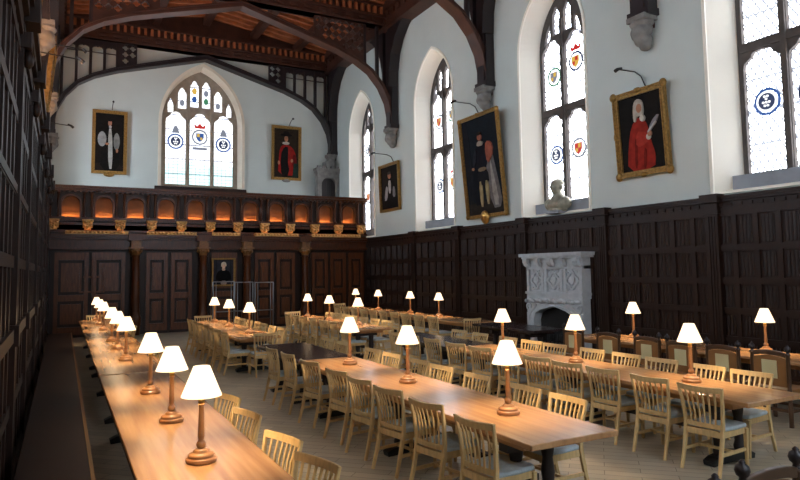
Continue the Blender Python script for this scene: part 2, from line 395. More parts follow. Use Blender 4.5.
# ceiling: two low slopes of boards between close rafters
ZR, ZE = 12.85, 11.98
def ceiling():
    m = MB(); r = MB()
    for s in (-1, 1):
        xe = XR if s > 0 else XL
        m.add([(MID,YN,ZR+.1),(xe,YN,ZE+.1),(xe,YB,ZE+.1),(MID,YB,ZR+.1)], [(0,1,2,3)])
        m.add([(MID,YN,ZR+.2),(xe,YN,ZE+.2),(xe,YB,ZE+.2),(MID,YB,ZR+.2)], [(0,1,2,3)])
        y = YN+.2
        while y < YB: r.bar((MID, y, ZR), (xe, y, ZE), .15, .18); y += .46
    struct(m.build('ceiling', M['roof'])); struct(r.build('trim_90', M['rafter']))
ceiling()
for i, (x, nm) in enumerate(((MID, 'ridge'), (MID-2, 'left inner'), (MID+2, 'right inner'), (MID-3.9, 'left outer'), (MID+3.9, 'right outer'))):
    z = ZR-abs(x-MID)*(ZR-ZE)/5.85-.2
    tag(MB().box(x-.14, x+.14, YN, YB, z-.16, z+.12).build('roof_purlin', M['roof']), 'dark oak %s purlin running the length of the roof under the rafters' % nm, 'beam', 'roof purlins')

# ------------------------------------------------------------------ roof trusses
IN = [(5.62,7.15),(5.6,7.6),(5.45,8.35),(5.18,8.9),(4.75,9.4),(4.2,9.74),(3.4,10.05),(2.3,10.36),(1.15,10.68),(0,11.0)]
EX = [(a+.17*k, b+.19*(1-k)) for (a, b), k in zip(IN, (1,1,.95,.75,.55,.4,.25,.15,.1,0))]
def lerp(t, x):
    for (a, za), (b, zb) in zip(t, t[1:]):
        if b <= x <= a: return za+(zb-za)*(a-x)/max(a-b, 1e-6)
    return t[-1][1]
def truss(y, label, back=False):
    t = thing('roof_truss', label, 'roof truss', (MID, y, 7.0), 0, 'roof trusses')
    F = lambda u, v, w: (u, w, v-7.0)
    for s in (1, -1):
        m = MB().plate([(s*a, b) for a, b in IN]+[(s*a, b) for a, b in EX[::-1]], [], -.17, .17, F)
        m.plate([(s*a, b-.02) for a, b in IN]+[(s*a, b+.05) for a, b in IN[::-1]], [], -.22, .22, F)
        m.plate([(s*a, b-.05) for a, b in EX]+[(s*a, b) for a, b in EX[::-1]], [], -.2, .2, F)
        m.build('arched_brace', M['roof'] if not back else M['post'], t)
        p = MB(); p.box(s*5.56, s*5.84, -.24, .24, .35, 5.1); p.box(s*5.5, s*5.84, -.28, .28, .35, .5); p.box(s*5.52, s*5.84, -.15, .15, .5, 5); p.build('wall_post', M['post'], t)
        # traceried spandrel: slender struts near the post, pierced quatrefoils further in
        sp = MB()
        xs = (5.35, 4.86, 4.37, 3.88, 3.42) if back else (5.08, 4.56)
        for k, x in enumerate(xs):
            sp.box(s*(x-.05), s*(x+.05), -.07, .07, lerp(EX, x)-7.02, 4.2)
            if k+1 < len(xs) and back:      # cusped heads between struts
                c = s*(x+xs[k+1])/2; a = opening(c, .19, 10.72, 10.86, 10.96)+[]
                sp.plate(rect(c-.24, c+.24, 10.715, 11.2), [[(u, v+.005) for u, v in a]], -.05, .05, F)
                sp.ball((c, 0, 4.0), .05, .06, .07, 8, 6)
        sp.build('spandrel_strut', M['post'], t)
        q = MB(); xo, xi = (3.42, 2.7) if back else (4.54, 2.6); ns = 12
        lo = [xi+(xo-xi)*i/ns for i in range(ns+1)]
        out = [(s*xo, 11.2), (s*xi, 11.2)]+[(s*x, lerp(EX, x)-.03) for x in lo]
        hl = []; r = .12
        for i in range(9):
            for j in range(6):
                cx = xi+.16+i*.265; cz = 11.05-j*.265
                if cx+r*1.1 < xo and cz-r*1.1 > max(lerp(EX, cx-r), lerp(EX, cx+r))+.03:
                    hl.append([(s*(cx+r*(.7+.35*abs(math.cos(2*a)))*math.cos(a)), cz+r*(.7+.35*abs(math.cos(2*a)))*math.sin(a)) for a in [2*PI*i/16 for i in range(16)]])
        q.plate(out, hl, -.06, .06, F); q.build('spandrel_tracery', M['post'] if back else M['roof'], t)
    w = .2
    bm = MB(); bm.box(-5.84, 5.84, -w, w, 4.2, 4.62); bm.box(-5.84, 5.84, -w-.07, w+.07, 4.5, 4.6); bm.box(-5.84, 5.84, -w-.05, w+.05, 4.2, 4.28); bm.box(-5.84, 5.84, -w-.09, w+.09, 4.9, 4.98)
    dn = MB()
    for k in range(46):
        x = -5.7+k*.253; dn.box(x-.05, x+.05, -w-.04, w+.04, 4.62, 4.9)
    bm.box(-5.84, 5.84, -.1, .1, 4.62, 4.9)
    bm.build('tie_beam', M['roof'], t); dn.build('cresting', M['rafter'], t)
    cr = MB()
    for k in range(22):
        x = -5.5+k*.52; cr.box(x-.15, x+.15, -w-.08, w+.08, 4.32, 4.42)
    cr.build('boss_moulding', M['roof'], t)
    if back: MB().plate([(-5.84, 11.9), (5.84, 11.9), (5.84, 12.0), (0, 12.85), (-5.84, 12.0)], [], .0, .08, F).build('gable_boarding', M['roof'], t)
    return t
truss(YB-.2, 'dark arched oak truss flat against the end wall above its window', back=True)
truss(BAY[3], 'arched oak truss second from the end wall, brown brace crossing the picture', )
truss(BAY[2], 'arched oak truss whose dark post stands above the large robed portrait')
truss(BAY[1], 'nearest oak truss, only its dark post foot showing above the red robed portrait')

# wall plate cornices with curved wall ribs
for s, nm in ((1, 'right'), (-1, 'left')):
    x = XR if s > 0 else XL
    m = MB(); m.box(x-s*.5, x, YN, YB, 11.15, 11.9); m.box(x-s*.62, x, YN, YB, 11.75, 12.05); m.box(x-s*.56, x, YN, YB, 11.1, 11.2)
    y = YN+.3
    while y < YB-.2: m.box(x-s*.58, x, y, y+.18, 11.5, 11.68); y += .42
    tag(m.build('wall_plate', M['roof']), 'dark moulded oak cornice along the top of the %s wall' % nm, 'cornice')
    ys = BAY+[YB-.2]
    for k in range(1, len(ys)-0):
        for d in (1, -1):
            if (k == len(ys)-1 and d > 0): continue
            y0 = ys[k]; f = lambda a: y0+d*a
            pts = [(.26, 8.9), (.3, 9.5), (.45, 10.1), (.75, 10.6), (1.2, 11.0), (1.6, 11.2)]
            po = [(f(a), b) for a, b in pts]+[(f(.2), 11.2), (f(.2), 8.9)]
            r = MB().plate(po, [], x-s*.42, x-s*.02, XF).build('wall_rib', M['post'])
            where = {1: 'nearest wall post', 2: 'post by the large portrait', 3: 'post by the small portrait', 4: 'end wall corner post'}[k]
            tag(r, 'oak wall rib, %s wall, %s from %s' % (nm, 'away from the camera' if d > 0 else 'towards the camera', where), 'rib', 'curved wall ribs')

# stone corbels under the posts
def corbel(x, y, z, label, s):
    rnd = random.Random(int(y*10)+s)
    bl = [(0,0,.05,.25,.27,.1), (0,0,-.1,.22,.24,.16), (-s*.1,.05,-.2,.13,.13,.14), (s*.03,0,-.3,.19,.2,.16), (-s*.08,-.12,-.14,.11,.1,.12), (-s*.06,.14,-.12,.1,.1,.13), (s*.05,-.03,-.44,.13,.14,.1)]
    t = thing('stone_corbel', label, 'corbel', (x, y, z), 0, 'stone corbels under the roof posts')
    blob('carved_head', bl, M['stone'], t, voxel=.022)
    MB().box(-.2, .2, -.24, .24, .09, .2).build('abacus', M['stone'], t)
for y, w in ((BAY[1], 'above the red robed portrait'), (BAY[2], 'above the large robed portrait'), (BAY[3], 'between the two far right windows')):
    corbel(XR-.22, y, 7.17, 'carved grey stone corbel on the right wall %s' % w, 1)
corbel(XR-.26, YB-.24, 7.17, 'carved grey stone corbel in the far right corner above the turret', 1)
for y, w in ((BAY[2], 'nearest, highest in the picture'), (BAY[3], 'middle one of three'), (YB-.24, 'lowest one in the far corner')):
    corbel(XL+.24, y, 7.17, 'carved stone corbel on the left wall, %s' % w, -1)

# ------------------------------------------------------------------ right panelling
def panelling(i, y0, y1, xf, s, top, rails, pw, zlow=.12, label=None, rib=True, frieze=.3):
    """linenfold panelling between y0 and y1; xf = wall face, s=+1 when it grows towards -X"""
    X = lambda d: xf-s*d
    m = MB(); m.box(X(0), X(.05), y0, y1, 0, top); m.box(X(0), X(.12), y0, y1, 0, zlow)
    n = max(1, round((y1-y0)/pw)); w = (y1-y0)/n
    for z in rails: m.box(X(.05), X(.09), y0, y1, z-.055, z+.055)
    for k in range(n+1):
        y = y0+k*w; m.box(X(.05), X(.085), max(y0, y-.045), min(y1, y+.045), zlow, top-frieze)
    if rib:
        zs = [zlow]+list(rails)
        for za, zb in zip(zs, zs[1:]):
            for k in range(n):
                a = y0+k*w+.07; b = y0+(k+1)*w-.07
                for q in range(4):
                    y = a+(b-a)*(q+.5)/4; hh = (b-a)/4*.36
                    m.add([(X(.05), y-hh, za+.1), (X(.07), y, za+.07), (X(.05), y+hh, za+.1), (X(.05), y-hh, zb-.1), (X(.07), y, zb-.07), (X(.05), y+hh, zb-.1)], [(0,1,4,3),(1,2,5,4),(0,2,1),(3,4,5)])
    m.box(X(0), X(.13), y0, y1, top-.05, top); m.box(X(0), X(.1), y0, y1, top-.11, top-.05); m.box(X(0), X(.075), y0, y1, top-frieze+.02, top-frieze+.06)
    y = y0+.1
    while y < y1-.1: m.box(X(.05), X(.075), y, y+.1, top-.2, top-.14); y += .2
    return struct(m.build('trim_%d' % i, M['dark']))
RP = [5.4, 7.88, 10.68, 13.52, 16.75, 19.58, 23.7]
ti = 1
yprev = 2.6
for y in RP:
    rails = [.72, 1.24, 1.79, 2.4, 3.06]
    mid = (yprev+y)/2
    if abs(mid-12.31) < .4: panelling(ti, yprev, y, XR, 1, 3.38, [2.5, 3.06], .42)
    else: panelling(ti, yprev, y, XR, 1, 3.38, rails, .45)
    ti += 1; yprev = y
for k, y in enumerate(RP[:-1]):
    m = MB(); m.box(XR-.15, XR, y-.13, y+.13, 0, 3.3); m.box(XR-.2, XR, y-.16, y+.16, 0, .25); m.box(XR-.22, XR, y-.19, y+.19, 3.26, 3.42); m.box(XR-.18, XR, y-.16, y+.16, 3.05, 3.12)
    for q in (-.06, 0, .06): m.box(XR-.165, XR, y+q-.014, y+q+.014, .3, 3.0)
    struct(m.build('trim_%d' % ti, M['dark'])); ti += 1

# ------------------------------------------------------------------ left panelling, seen along the wall
LY = [1.0, 4.6, 7.2, 9.42, 12.4, 15.3, 18.3, 21.35, 23.7]
for a, b in zip(LY, LY[1:]):
    m = panelling(ti, a, b, XL+.2, -1, 4.75, [.8, 1.5, 2.2, 2.9, 3.6, 4.3], .42, frieze=.3); ti += 1
    X = lambda d: XL+d
    e = MB(); e.box(X(0), X(.19), a, b, 0, 4.7); e.box(X(0), X(.4), a, b, 4.7, 4.8); e.box(X(0), X(.36), a, b, 4.6, 4.7); e.box(X(0), X(.31), a, b, 4.42, 4.6); e.box(X(0), X(.31), a, b, 1.44, 1.56); e.box(X(0), X(.3), a, b, 2.86, 2.94)
    e.build('moulding', M['dark'], m)
for k, y in enumerate(LY[1:-1]):
    X = lambda d: XL+d
    m = MB(); m.box(X(0), X(.32), y-.1, y+.1, 0, 4.55); m.box(X(0), X(.45), y-.16, y+.16, 4.55, 4.84); m.box(X(0), X(.38), y-.13, y+.13, 4.3, 4.45)
    m.box(X(0), X(.35), y-.13, y+.13, 1.4, 1.6)
    m.lathe([(.02,-.1),(.05,-.06),(.06,0),(.04,.06),(.02,.1)], (X(.35), y, 4.22), 8)
    struct(m.build('trim_%d' % ti, M['dark'])); ti += 1
for k, y in enumerate((2.0, 6.3, 12.1, 18.0)):  # unseen troughs added on the cornice to light the ceiling warmly
    t = thing('added_uplight', 'added unseen warm uplight trough on the left panelling cornice, %s from the camera' % ['nearest', 'second', 'third', 'farthest'][k], 'uplight', (XL+.15, y, 4.8), 0, 'added cornice uplights')
    m = MB(); m.box(-.09,.09,-.5,.5,0,.03); m.box(-.09,-.075,-.5,.5,.03,.1); m.box(.075,.09,-.5,.5,.03,.1); m.build('trough', M['black'], t)
    MB().box(-.07,.07,-.48,.48,.03,.06).build('tube', M['addedtube'], t)
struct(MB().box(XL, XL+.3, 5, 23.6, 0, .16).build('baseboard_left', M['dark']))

# ------------------------------------------------------------------ gallery screen
def gallery():
    t = thing('gallery_screen', 'carved dark oak screen and gallery front across the far end of the hall', 'gallery', (0, YS, 0))
    F = lambda u, v, w: (u, w, v)
    x0, x1 = -.4, XR-.02
    NX = [.2+1.0*k for k in range(11)]
    holes = [opening(x, .27, 3.93, 4.42, 4.68) for x in NX]
    m = MB().plate(rect(x0, x1, 3.7, 4.9), holes, 0, .12, F); m.build('parapet', M['dark'], t)
    tr = MB(); tr.box(x0, x1, -.16, .3, 4.93, 5.03); tr.box(x0, x1, -.1, .25, 4.86, 4.93); tr.box(x0, x1, -.06, .1, 3.72, 3.8); tr.box(x0, x1, -.1, .1, 3.48, 3.55)
    x = x0+.05
    while x < x1-.05: tr.box(x, x+.07, -.12, 0, 4.8, 4.86); x += .16
    tr.build('top_rail', M['screen'], t)
    MB().box(x0, x1, .3, .36, 3.7, 4.9).build('parapet_lining', M['niche'], t)
    MB().box(x0, x1, 0, 3.4, 3.55, 3.7).build('gallery_floor', M['screen'], t)
    for x in NX:
        n = MB(); n.plate(opening(x, .33, 3.9, 4.42, 4.74), [[(a, b+(.04 if i < 2 else 0)) for i, (a, b) in enumerate(opening(x, .27, 3.93, 4.42, 4.68))]], -.05, .02, F)
        n.box(x-.36, x+.36, -.06, .1, 3.86, 3.99); n.box(x-.36, x-.3, .1, .3, 3.7, 4.9); n.box(x+.3, x+.36, .1, .3, 3.7, 4.9); n.box(x-.3, x+.3, .05, .3, 3.84, 3.92)
        no = n.build('niche', M['screen'], t)
        MB().box(x-.25, x+.25, .25, .285, 3.92, 3.94).build('uplight', M['uplight'], no)
    for k in range(12):
        x = -.29+1.0*k
        c = MB()
        for d in (-.12, .12):
            c.lathe([(.055,0),(.055,.04),(.035,.06),(.045,.4),(.035,.74),(.055,.78),(.055,.84)], (x+d, -.06, 3.98), 10)
        c.box(x-.2, x+.2, -.12, 0, 3.9, 3.98); c.build('paired_shaft', M['screen'], t)
        q = MB(); q.box(x-.15, x+.15, -.2, 0, 3.62, 3.86); q.box(x-.17, x+.17, -.22, 0, 3.84, 3.9); q.box(x-.1, x+.1, -.16, 0, 3.55, 3.62)
        for dx, dz, r in ((-.08,.16,.05), (.08,.16,.05), (0,.11,.045), (-.09,.05,.06), (.09,.05,.06), (0,.03,.05), (0,-.03,.06), (-.13,.2,.04), (.13,.2,.04)): q.ball((x+dx, -.2, 3.64+dz), r, .05, r*.8, 8, 6)
        q.build('bracket', M['carve'], t)
    dk = MB(); dk.box(x0, x1, 0, .2, 3.5, 3.75); dk.box(x0, x1, .02, .2, 0, 3.5); dk.build('backing', M['dark'], t)
    # entablature with projecting, lit cornice
    e = MB(); e.box(x0, x1, -.32, .02, 3.32, 3.4); e.box(x0, x1, -.24, .02, 3.24, 3.32); e.box(x0, x1, -.1, .02, 2.98, 3.24); e.box(x0, x1, -.14, .02, 2.9, 2.98)
    for c in (2.2, 4.44, 6.02, 8.26): e.box(c-.24, c+.24, -.42, .02, 3.2, 3.42)
    e.build('entablature', M['screen'], t)
    for a, b in ((.1, 1.9), (2.6, 4.15), (4.8, 5.7), (6.35, 7.9), (8.6, 10.5)):
        MB().box(a, b, -.1, -.06, 3.4, 3.43).build('uplight', M['striplight'], t)
    fr = MB()
    for a, b in ((.05, 1.95), (2.55, 4.2), (4.75, 5.75), (6.3, 8.0), (8.55, 10.6)):
        fr.box(a, b, -.3, -.2, 3.4, 3.52)
        x = a+.05
        while x < b-.05: fr.ball((x, -.3, 3.47), .045, .03, .045, 8, 5); x += .12
    fr.build('carved_frieze', M['carve'], t)
    for c in (2.2, 4.44, 6.02, 8.26):
        col = MB().lathe([(.17,.0),(.17,.3),(.2,.34),(.2,.6),(.17,.66),(.15,.72),(.15,.8),(.14,1.2),(.125,2.3),(.12,2.62),(.15,2.66),(.13,2.7)], (c, -.24, 0), 16)
        co = col.build('column', M['screen'], t)
        cp = MB().lathe([(.13,0),(.15,.08),(.2,.16),(.21,.24)], (c, -.24, 2.68), 12)
        for j in range(8):
            q = 2*PI*j/8; cp.ball((c+.17*math.cos(q), -.24+.17*math.sin(q), 2.84), .05, .05, .06, 8, 5)
        cp.box(c-.22, c+.22, -.44, -.04, 2.92, 2.98); cp.box(c-.16, c+.16, -.38, .0, 2.98, 3.2); cp.build('capital', M['capital'], co)
    # bays of panels
    for a, b, n in ((x0+.1, 1.95, 2), (2.5, 4.15, 2), (4.7, 5.76, 1), (6.3, 7.98, 2), (8.55, x1-.1, 3)):
        pm = MB(); w = (b-a)/n
        for k in range(n):
            u0, u1 = a+k*w+.06, a+(k+1)*w-.06
            hs = [rect(u0+.12, u1-.12, .35, 1.2), rect(u0+.12, u1-.12, 1.4, 2.55)]
            pm.plate(rect(u0, u1, .1, 2.8), hs, -.05, .02, F)
            pm.box(u0+.2, u1-.2, -.02, .02, .45, 1.1); pm.box(u0+.2, u1-.2, -.02, .02, 1.5, 2.45)
            pm.box((u0+u1)/2-.12, (u0+u1)/2+.12, -.05, .02, 1.65, 2.3)
        pm.build('panelled_door' if n == 2 and a > 0 else 'panel', M['panellit'], t)
    g = MB()     # cross shaped moulding on the left bay
    g.box(.86, .92, -.09, -.04, 1.4, 2.8); g.box(.62, 1.16, -.09, -.04, 1.95, 2.02); g.box(.5, .56, -.09, -.04, 1.5, 2.3); g.box(1.2, 1.26, -.09, -.04, 1.5, 2.3); g.box(.5, 1.26, -.09, -.04, 1.46, 1.52)
    g.build('lattice_moulding', M['panellit'], t)
gallery()

# stone turret doorway on the gallery, far right corner
t = thing('stone_turret', 'grey stone turret with dark arched door on the right end of the gallery', 'turret', (10.55, YB-.3, 3.7))
F = lambda u, v, w: (u, w, v)
MB().plate(rect(-.6, .44, 0, 2.85), [opening(-.05, .36, .02, 2.2, 2.55, 8)], -.35, .0, F).build('stone_surround', M['stone'], t)
m = MB(); m.box(-.68, .44, -.42, 0, 2.85, 2.97); m.box(-.64, .44, -.39, 0, 2.75, 2.85)
for k in range(5): m.box(-.6+k*.22, -.46+k*.22, -.38, -.25, 2.97, 3.08)
m.build('cornice', M['stone'], t)
d = MB().plate(opening(-.05, .36, .02, 2.2, 2.55, 8), [], -.14, -.1, F)
for k in (-.1, .1): d.box(k-.01, k+.01, -.16, -.1, .05, 2.4)
d.build('arched_door', M['post'], t)
MB().box(-.2, .25, -.3, .1, 3.08, 3.3).build('carved_cap', M['stone'], t)

# ------------------------------------------------------------------ fireplace
def fireplace():
    t = thing('stone_fireplace', 'carved pale grey stone fireplace against the dark right panelling', 'fireplace', (XR, 12.12, 0))
    y0, y1 = -1.0, 1.0; F = lambda u, v, w: (w, u, v)
    op = [(-.72, .0), (.72, .0), (.72, .75), (.65, .92), (.46, 1.01), (0, 1.12), (-.46, 1.01), (-.65, .92), (-.72, .75)]
    op = [(a, b+.02) for a, b in op]
    MB().plate(rect(y0, y1, 0, 1.34), [op], -.36, -.12, F).build('chimney_arch', M['chimney'], t)
    ar = MB(); o2 = [(a*1.08, b*1.06 if b > .1 else b-.01) for a, b in op]
    ar.plate([(a, max(b, .005)) for a, b in o2], [[(a, b+.005) for a, b in op]], -.4, -.34, F)
    for k in range(7):
        y = -.84+k*.28; ar.ball((-.38, y, 1.27), .06, .11, .06, 10, 6); ar.ball((-.4, y+.14, 1.24), .05, .05, .05, 8, 5)
    for s in (-1, 1):
        ar.plate(circ(s*.9, 1.1, .1, 12), [circ(s*.9, 1.1, .06, 12)], -.4, -.35, F)
        ar.plate([(s*.62, 1.16), (s*.98, .95), (s*.98, .6), (s*.93, .6), (s*.88, .9), (s*.62, 1.12)], [], -.39, -.35, F)
    ar.build('carved_arch_moulding', M['chimney'], t)
    MB().box(-.16, -.1, -.86, .86, 0, 1.25).build('firebox', M['firedark'], t)
    gr = MB(); gr.box(-.32, -.16, -.5, .5, .2, .24)
    for k in range(8): gr.bar((-.32, -.49+k*.14, .2), (-.32, -.49+k*.14, .45), .02, .02)
    for a in (-.5, .5): gr.bar((-.32, a, 0), (-.32, a, .5), .04, .04)
    gr.build('fire_grate', M['black'], t)
    fz = MB(); fz.box(-.36, -.05, y0, y1, 1.34, 1.46); fz.box(-.4, -.05, y0-.02, y1+.02, 1.42, 1.48); fz.box(-.3, -.05, y0, y1, 1.46, 2.12)
    for y in (y0+.05, -.4, -.28, .28, .4, y1-.05): fz.box(-.36, -.05, y-.045, y+.045, 1.48, 2.06)
    fz.box(-.36, -.05, y0, y1, 2.04, 2.14)
    fz.build('overmantel', M['chimney'], t)
    for c, w in ((-.64, .42), (0, .44), (.64, .42), (-.34, .07), (.34, .07)):
        cv = MB(); rn = random.Random(int(c*100)+5); z0, z1 = 1.52, 2.02
        if w > .2:
            ring = [(c+.2*math.cos(a)*(1+.18*math.cos(4*a)), 1.77+.2*math.sin(a)*(1+.18*math.cos(4*a))) for a in [2*PI*i/24 for i in range(24)]]
            cv.plate(ring, [[(c+(u-c)*.75, 1.77+(v-1.77)*.75) for u, v in ring]], -.35, -.29, F)
            cv.plate(shield(c, 1.76, .17, .2), [], -.35, -.29, F)
            for k in range(26):
                cv.ball((-.305, c+rn.uniform(-.22, .22), rn.uniform(z0, z1)), .03, rn.uniform(.02, .05), rn.uniform(.02, .05), 7, 5)
        else:
            for k in range(6): cv.ball((-.31, c, z0+.04+k*.085), .04, .035, .04, 8, 5)
        cv.build('carved_panel', M['chimney'], t)
    mt = MB(); mt.box(-.5, 0, y0-.13, y1+.13, 2.36, 2.44); mt.box(-.45, 0, y0-.08, y1+.08, 2.31, 2.36); mt.box(-.34, 0, y0, y1, 2.14, 2.31)
    mt.build('mantel_shelf', M['chimney'], t)
    for k in range(5):
        y = y0+.1+k*(y1-y0-.2)/4
        c = MB(); big = k % 2 == 0
        c.sweep([(-.34, y, 2.12), (-.42, y, 2.16), (-.46, y, 2.24), (-.46, y, 2.31)], .16 if big else .1, .08, side=(0,1,0)); c.ball((-.41, y, 2.2), .06, .08 if big else .05, .07, 10, 6)
        c.build('mantel_bracket', M['chimney'], t)
fireplace()

# ------------------------------------------------------------------ portraits
def portrait(label, loc, rz, w, h, tilt, layers, fw=.11, carved=0, extra=None, fmat=None, bg='#1c1613', name='framed_portrait'):
    """local X = viewer's right, Z = up, picture faces local -Y. layers: (name, colour, polygon in 0..1 canvas units)"""
    t = thing(name, label, 'painting', loc, rz); t.rotation_euler = (tilt, 0, rz)
    F = lambda u, v, q: (u, -q, v); fm = fmat or M['gold']
    f = MB()
    for a, b, d0, d1 in ((0, .3, .0, .1), (.3, .55, .0, .075), (.55, .8, 0, .055), (.8, 1, 0, .075)):
        o = rect(-w/2+fw*a, w/2-fw*a, fw*a, h-fw*a); i = rect(-w/2+fw*b, w/2-fw*b, fw*b, h-fw*b); f.plate(o, [i], d0, d1, F)
    if carved:
        for u in (-w/2, w/2):
            for v in (0, h): f.ball((u*.97, -.07, v*.96+.02*h), .12*carved, .05, .12*carved, 10, 6)
            f.ball((u*.98, -.07, h/2), .06*carved, .05, .13*carved, 8, 6)
        for v in (0.02, h-.02):
            f.ball((0, -.07, v), .13*carved, .05, .07*carved, 8, 6)
        n = int(h/.1)
        for k in range(n):
            for u in (-w/2+fw*.18, w/2-fw*.18): f.ball((u, -.085, (k+.5)*h/n), .028, .025, .035, 6, 4)
        n = int(w/.1)
        for k in range(n):
            for v in (fw*.18, h-fw*.18): f.ball((-w/2+(k+.5)*w/n, -.085, v), .035, .025, .028, 6, 4)
    f.build('frame', fm, t)
    cw, ch = w-2*fw*.9, h-2*fw*.9
    cv = MB().plate(rect(-cw/2, cw/2, fw*.9, fw*.9+ch), [], .01, .03, F).build('canvas', paint(bg, .45), t)
    for k, (nm, col, poly) in enumerate(layers):
        MB().plate([(-cw/2+u*cw, fw*.9+v*ch) for u, v in (chaikin(poly, 1) if 4 < len(poly) < 13 else chaikin(poly, 1) if len(poly) == 4 and nm not in ('table','drape','ground','floor') else poly)], [], .03, .034+.004*k, F).build(nm, paint(col), cv)
    for nm, mb, mt in (extra or []): mb.build(nm, mt, t)
    return t
def chaikin(p, n=2):
    for _ in range(n):
        q = []
        for (a, b), (c, d) in zip(p, p[1:]+p[:1]): q += [(a*.75+c*.25, b*.75+d*.25), (a*.25+c*.75, b*.25+d*.75)]
        p = q
    return p
def ell(cx, cy, rx, ry, n=14): return circ(cx, cy, rx, n, ry)
bishop = [('shadow_drape', '#2a211b', [(.0,.0),(1,0),(1,.12),(0,.16)]), ('gown', '#15120f', [(.18,.0),(.86,.0),(.8,.45),(.72,.68),(.58,.76),(.42,.76),(.3,.66),(.22,.4)]),
    ('lawn_sleeve', '#a9a9a4', ell(.24,.55,.15,.13)), ('lawn_sleeve', '#8e8e8a', ell(.74,.52,.11,.15)), ('tunic', '#18140f', [(.36,.2),(.66,.2),(.62,.72),(.42,.72)]),
    ('scarf', '#c3c1b8', [(.47,.04),(.62,.04),(.58,.74),(.44,.74)]), ('hand', '#b98061', ell(.42,.47,.07,.02)), ('hand', '#b98061', ell(.76,.36,.04,.035)), ('face', '#c58a6a', ell(.5,.83,.065,.055)), ('cap', '#1a1512', ell(.5,.885,.08,.028)), ('bands', '#dcd8cc', [(.46,.75),(.56,.75),(.55,.79),(.47,.79)])]
scarlet = [('ground', '#2b2118', [(0,0),(1,0),(1,.1),(0,.12)]), ('robe', '#a4211b', [(.16,.06),(.9,.04),(.92,.35),(.84,.55),(.66,.66),(.4,.68),(.24,.6),(.2,.36)]), ('black_gown', '#171210', [(.3,.0),(.62,.0),(.6,.62),(.42,.64),(.26,.45)]),
    ('sleeve', '#6f1612', [(.74,.2),(.9,.22),(.9,.45),(.76,.5)]), ('hood', '#a92a20', [(.56,.2),(.72,.22),(.7,.62),(.58,.66)]), ('table', '#27382f', [(.74,.0),(1,.0),(1,.3),(.8,.3)]), ('hand', '#c08a68', ell(.72,.35,.05,.035)), ('hand', '#c08a68', ell(.2,.3,.04,.04)),
    ('collar', '#d8d1c0', ell(.48,.7,.14,.03)), ('face', '#c48c69', ell(.49,.79,.075,.06)), ('hat', '#151110', [(.24,.84),(.74,.84),(.7,.88),(.6,.885),(.58,.94),(.38,.94),(.36,.885),(.26,.88)])]
clerk = [('gown', '#0f0d0e', [(.16,.0),(.9,.0),(.84,.5),(.64,.68),(.4,.68),(.24,.5)]), ('sleeve', '#b0aeb0', [(.16,.2),(.34,.22),(.4,.5),(.28,.56)]), ('front', '#c4c0bd', [(.44,.36),(.56,.36),(.58,.66),(.42,.66)]), ('sleeve', '#8d8b8e', [(.66,.26),(.82,.26),(.78,.5),(.68,.5)]), ('face', '#b98568', ell(.5,.77,.08,.07)), ('hair', '#4c4641', ell(.5,.83,.085,.035))]
monarch = [('floor', '#2a2420', [(0,0),(1,0),(1,.14),(0,.12)]), ('curtain', '#191b22', [(0,.14),(.22,.14),(.18,1),(0,1)]), ('mantle', '#777270', [(.66,.05),(.96,.06),(.9,.3),(.78,.66),(.66,.72),(.6,.5)]), ('mantle_lining', '#a8a29a', [(.72,.08),(.88,.08),(.8,.36),(.72,.6)]),
    ('cloak', '#0e1018', [(.2,.1),(.4,.1),(.46,.7),(.36,.7),(.26,.5)]), ('doublet', '#11131d', [(.34,.44),(.64,.44),(.66,.72),(.4,.72)]), ('breeches', '#1a1a20', [(.36,.3),(.66,.3),(.64,.46),(.36,.46)]), ('leg', '#b09c74', [(.38,.08),(.44,.08),(.46,.34),(.38,.34)]), ('leg', '#b09c74', [(.56,.1),(.62,.1),(.64,.34),(.55,.34)]),
    ('sash', '#8f7b62', [(.4,.44),(.6,.44),(.62,.48),(.4,.48)]), ('sleeve', '#a6604c', [(.66,.5),(.8,.56),(.84,.68),(.74,.74),(.64,.7)]), ('arm', '#2a2a34', [(.26,.48),(.38,.56),(.4,.68),(.32,.66)]), ('hand', '#b98869', ell(.26,.48,.03,.015)), ('collar', '#a79f90', [(.42,.7),(.6,.7),(.56,.75),(.46,.75)]), ('face', '#a36652', ell(.51,.79,.045,.035)), ('hair', '#2a1d17', ell(.51,.825,.05,.018))]
judge = [('table', '#1d1814', [(.0,.0),(.9,.0),(.9,.08),(.0,.08)]), ('robe', '#a52e22', [(.12,.0),(.74,.0),(.78,.18),(.7,.36),(.66,.56),(.56,.68),(.42,.7),(.28,.6),(.18,.36)]), ('robe_fold', '#7e1f17', [(.3,.04),(.36,.04),(.4,.4),(.34,.44)]), ('robe_fold', '#7e1f17', [(.5,.02),(.56,.02),(.6,.26),(.54,.3)]),
    ('sleeve', '#b83b2b', [(.36,.3),(.62,.34),(.7,.44),(.56,.5),(.4,.52)]), ('cuff', '#d8d0c0', ell(.66,.42,.05,.04)), ('hand', '#c08a6c', ell(.69,.46,.045,.04)), ('book', '#8f9097', [(.66,.46),(.86,.58),(.93,.7),(.74,.6)]), ('book_edge', '#c8c6c0', [(.66,.46),(.86,.58),(.85,.61),(.66,.5)]),
    ('wig', '#cbc6b8', [(.36,.66),(.4,.64),(.44,.72),(.54,.7),(.58,.72),(.6,.8),(.58,.9),(.5,.94),(.42,.92),(.37,.84)]), ('face', '#c98f72', ell(.51,.81,.06,.06)), ('bands', '#e4dfd2', [(.5,.66),(.58,.62),(.63,.68),(.55,.74)])]
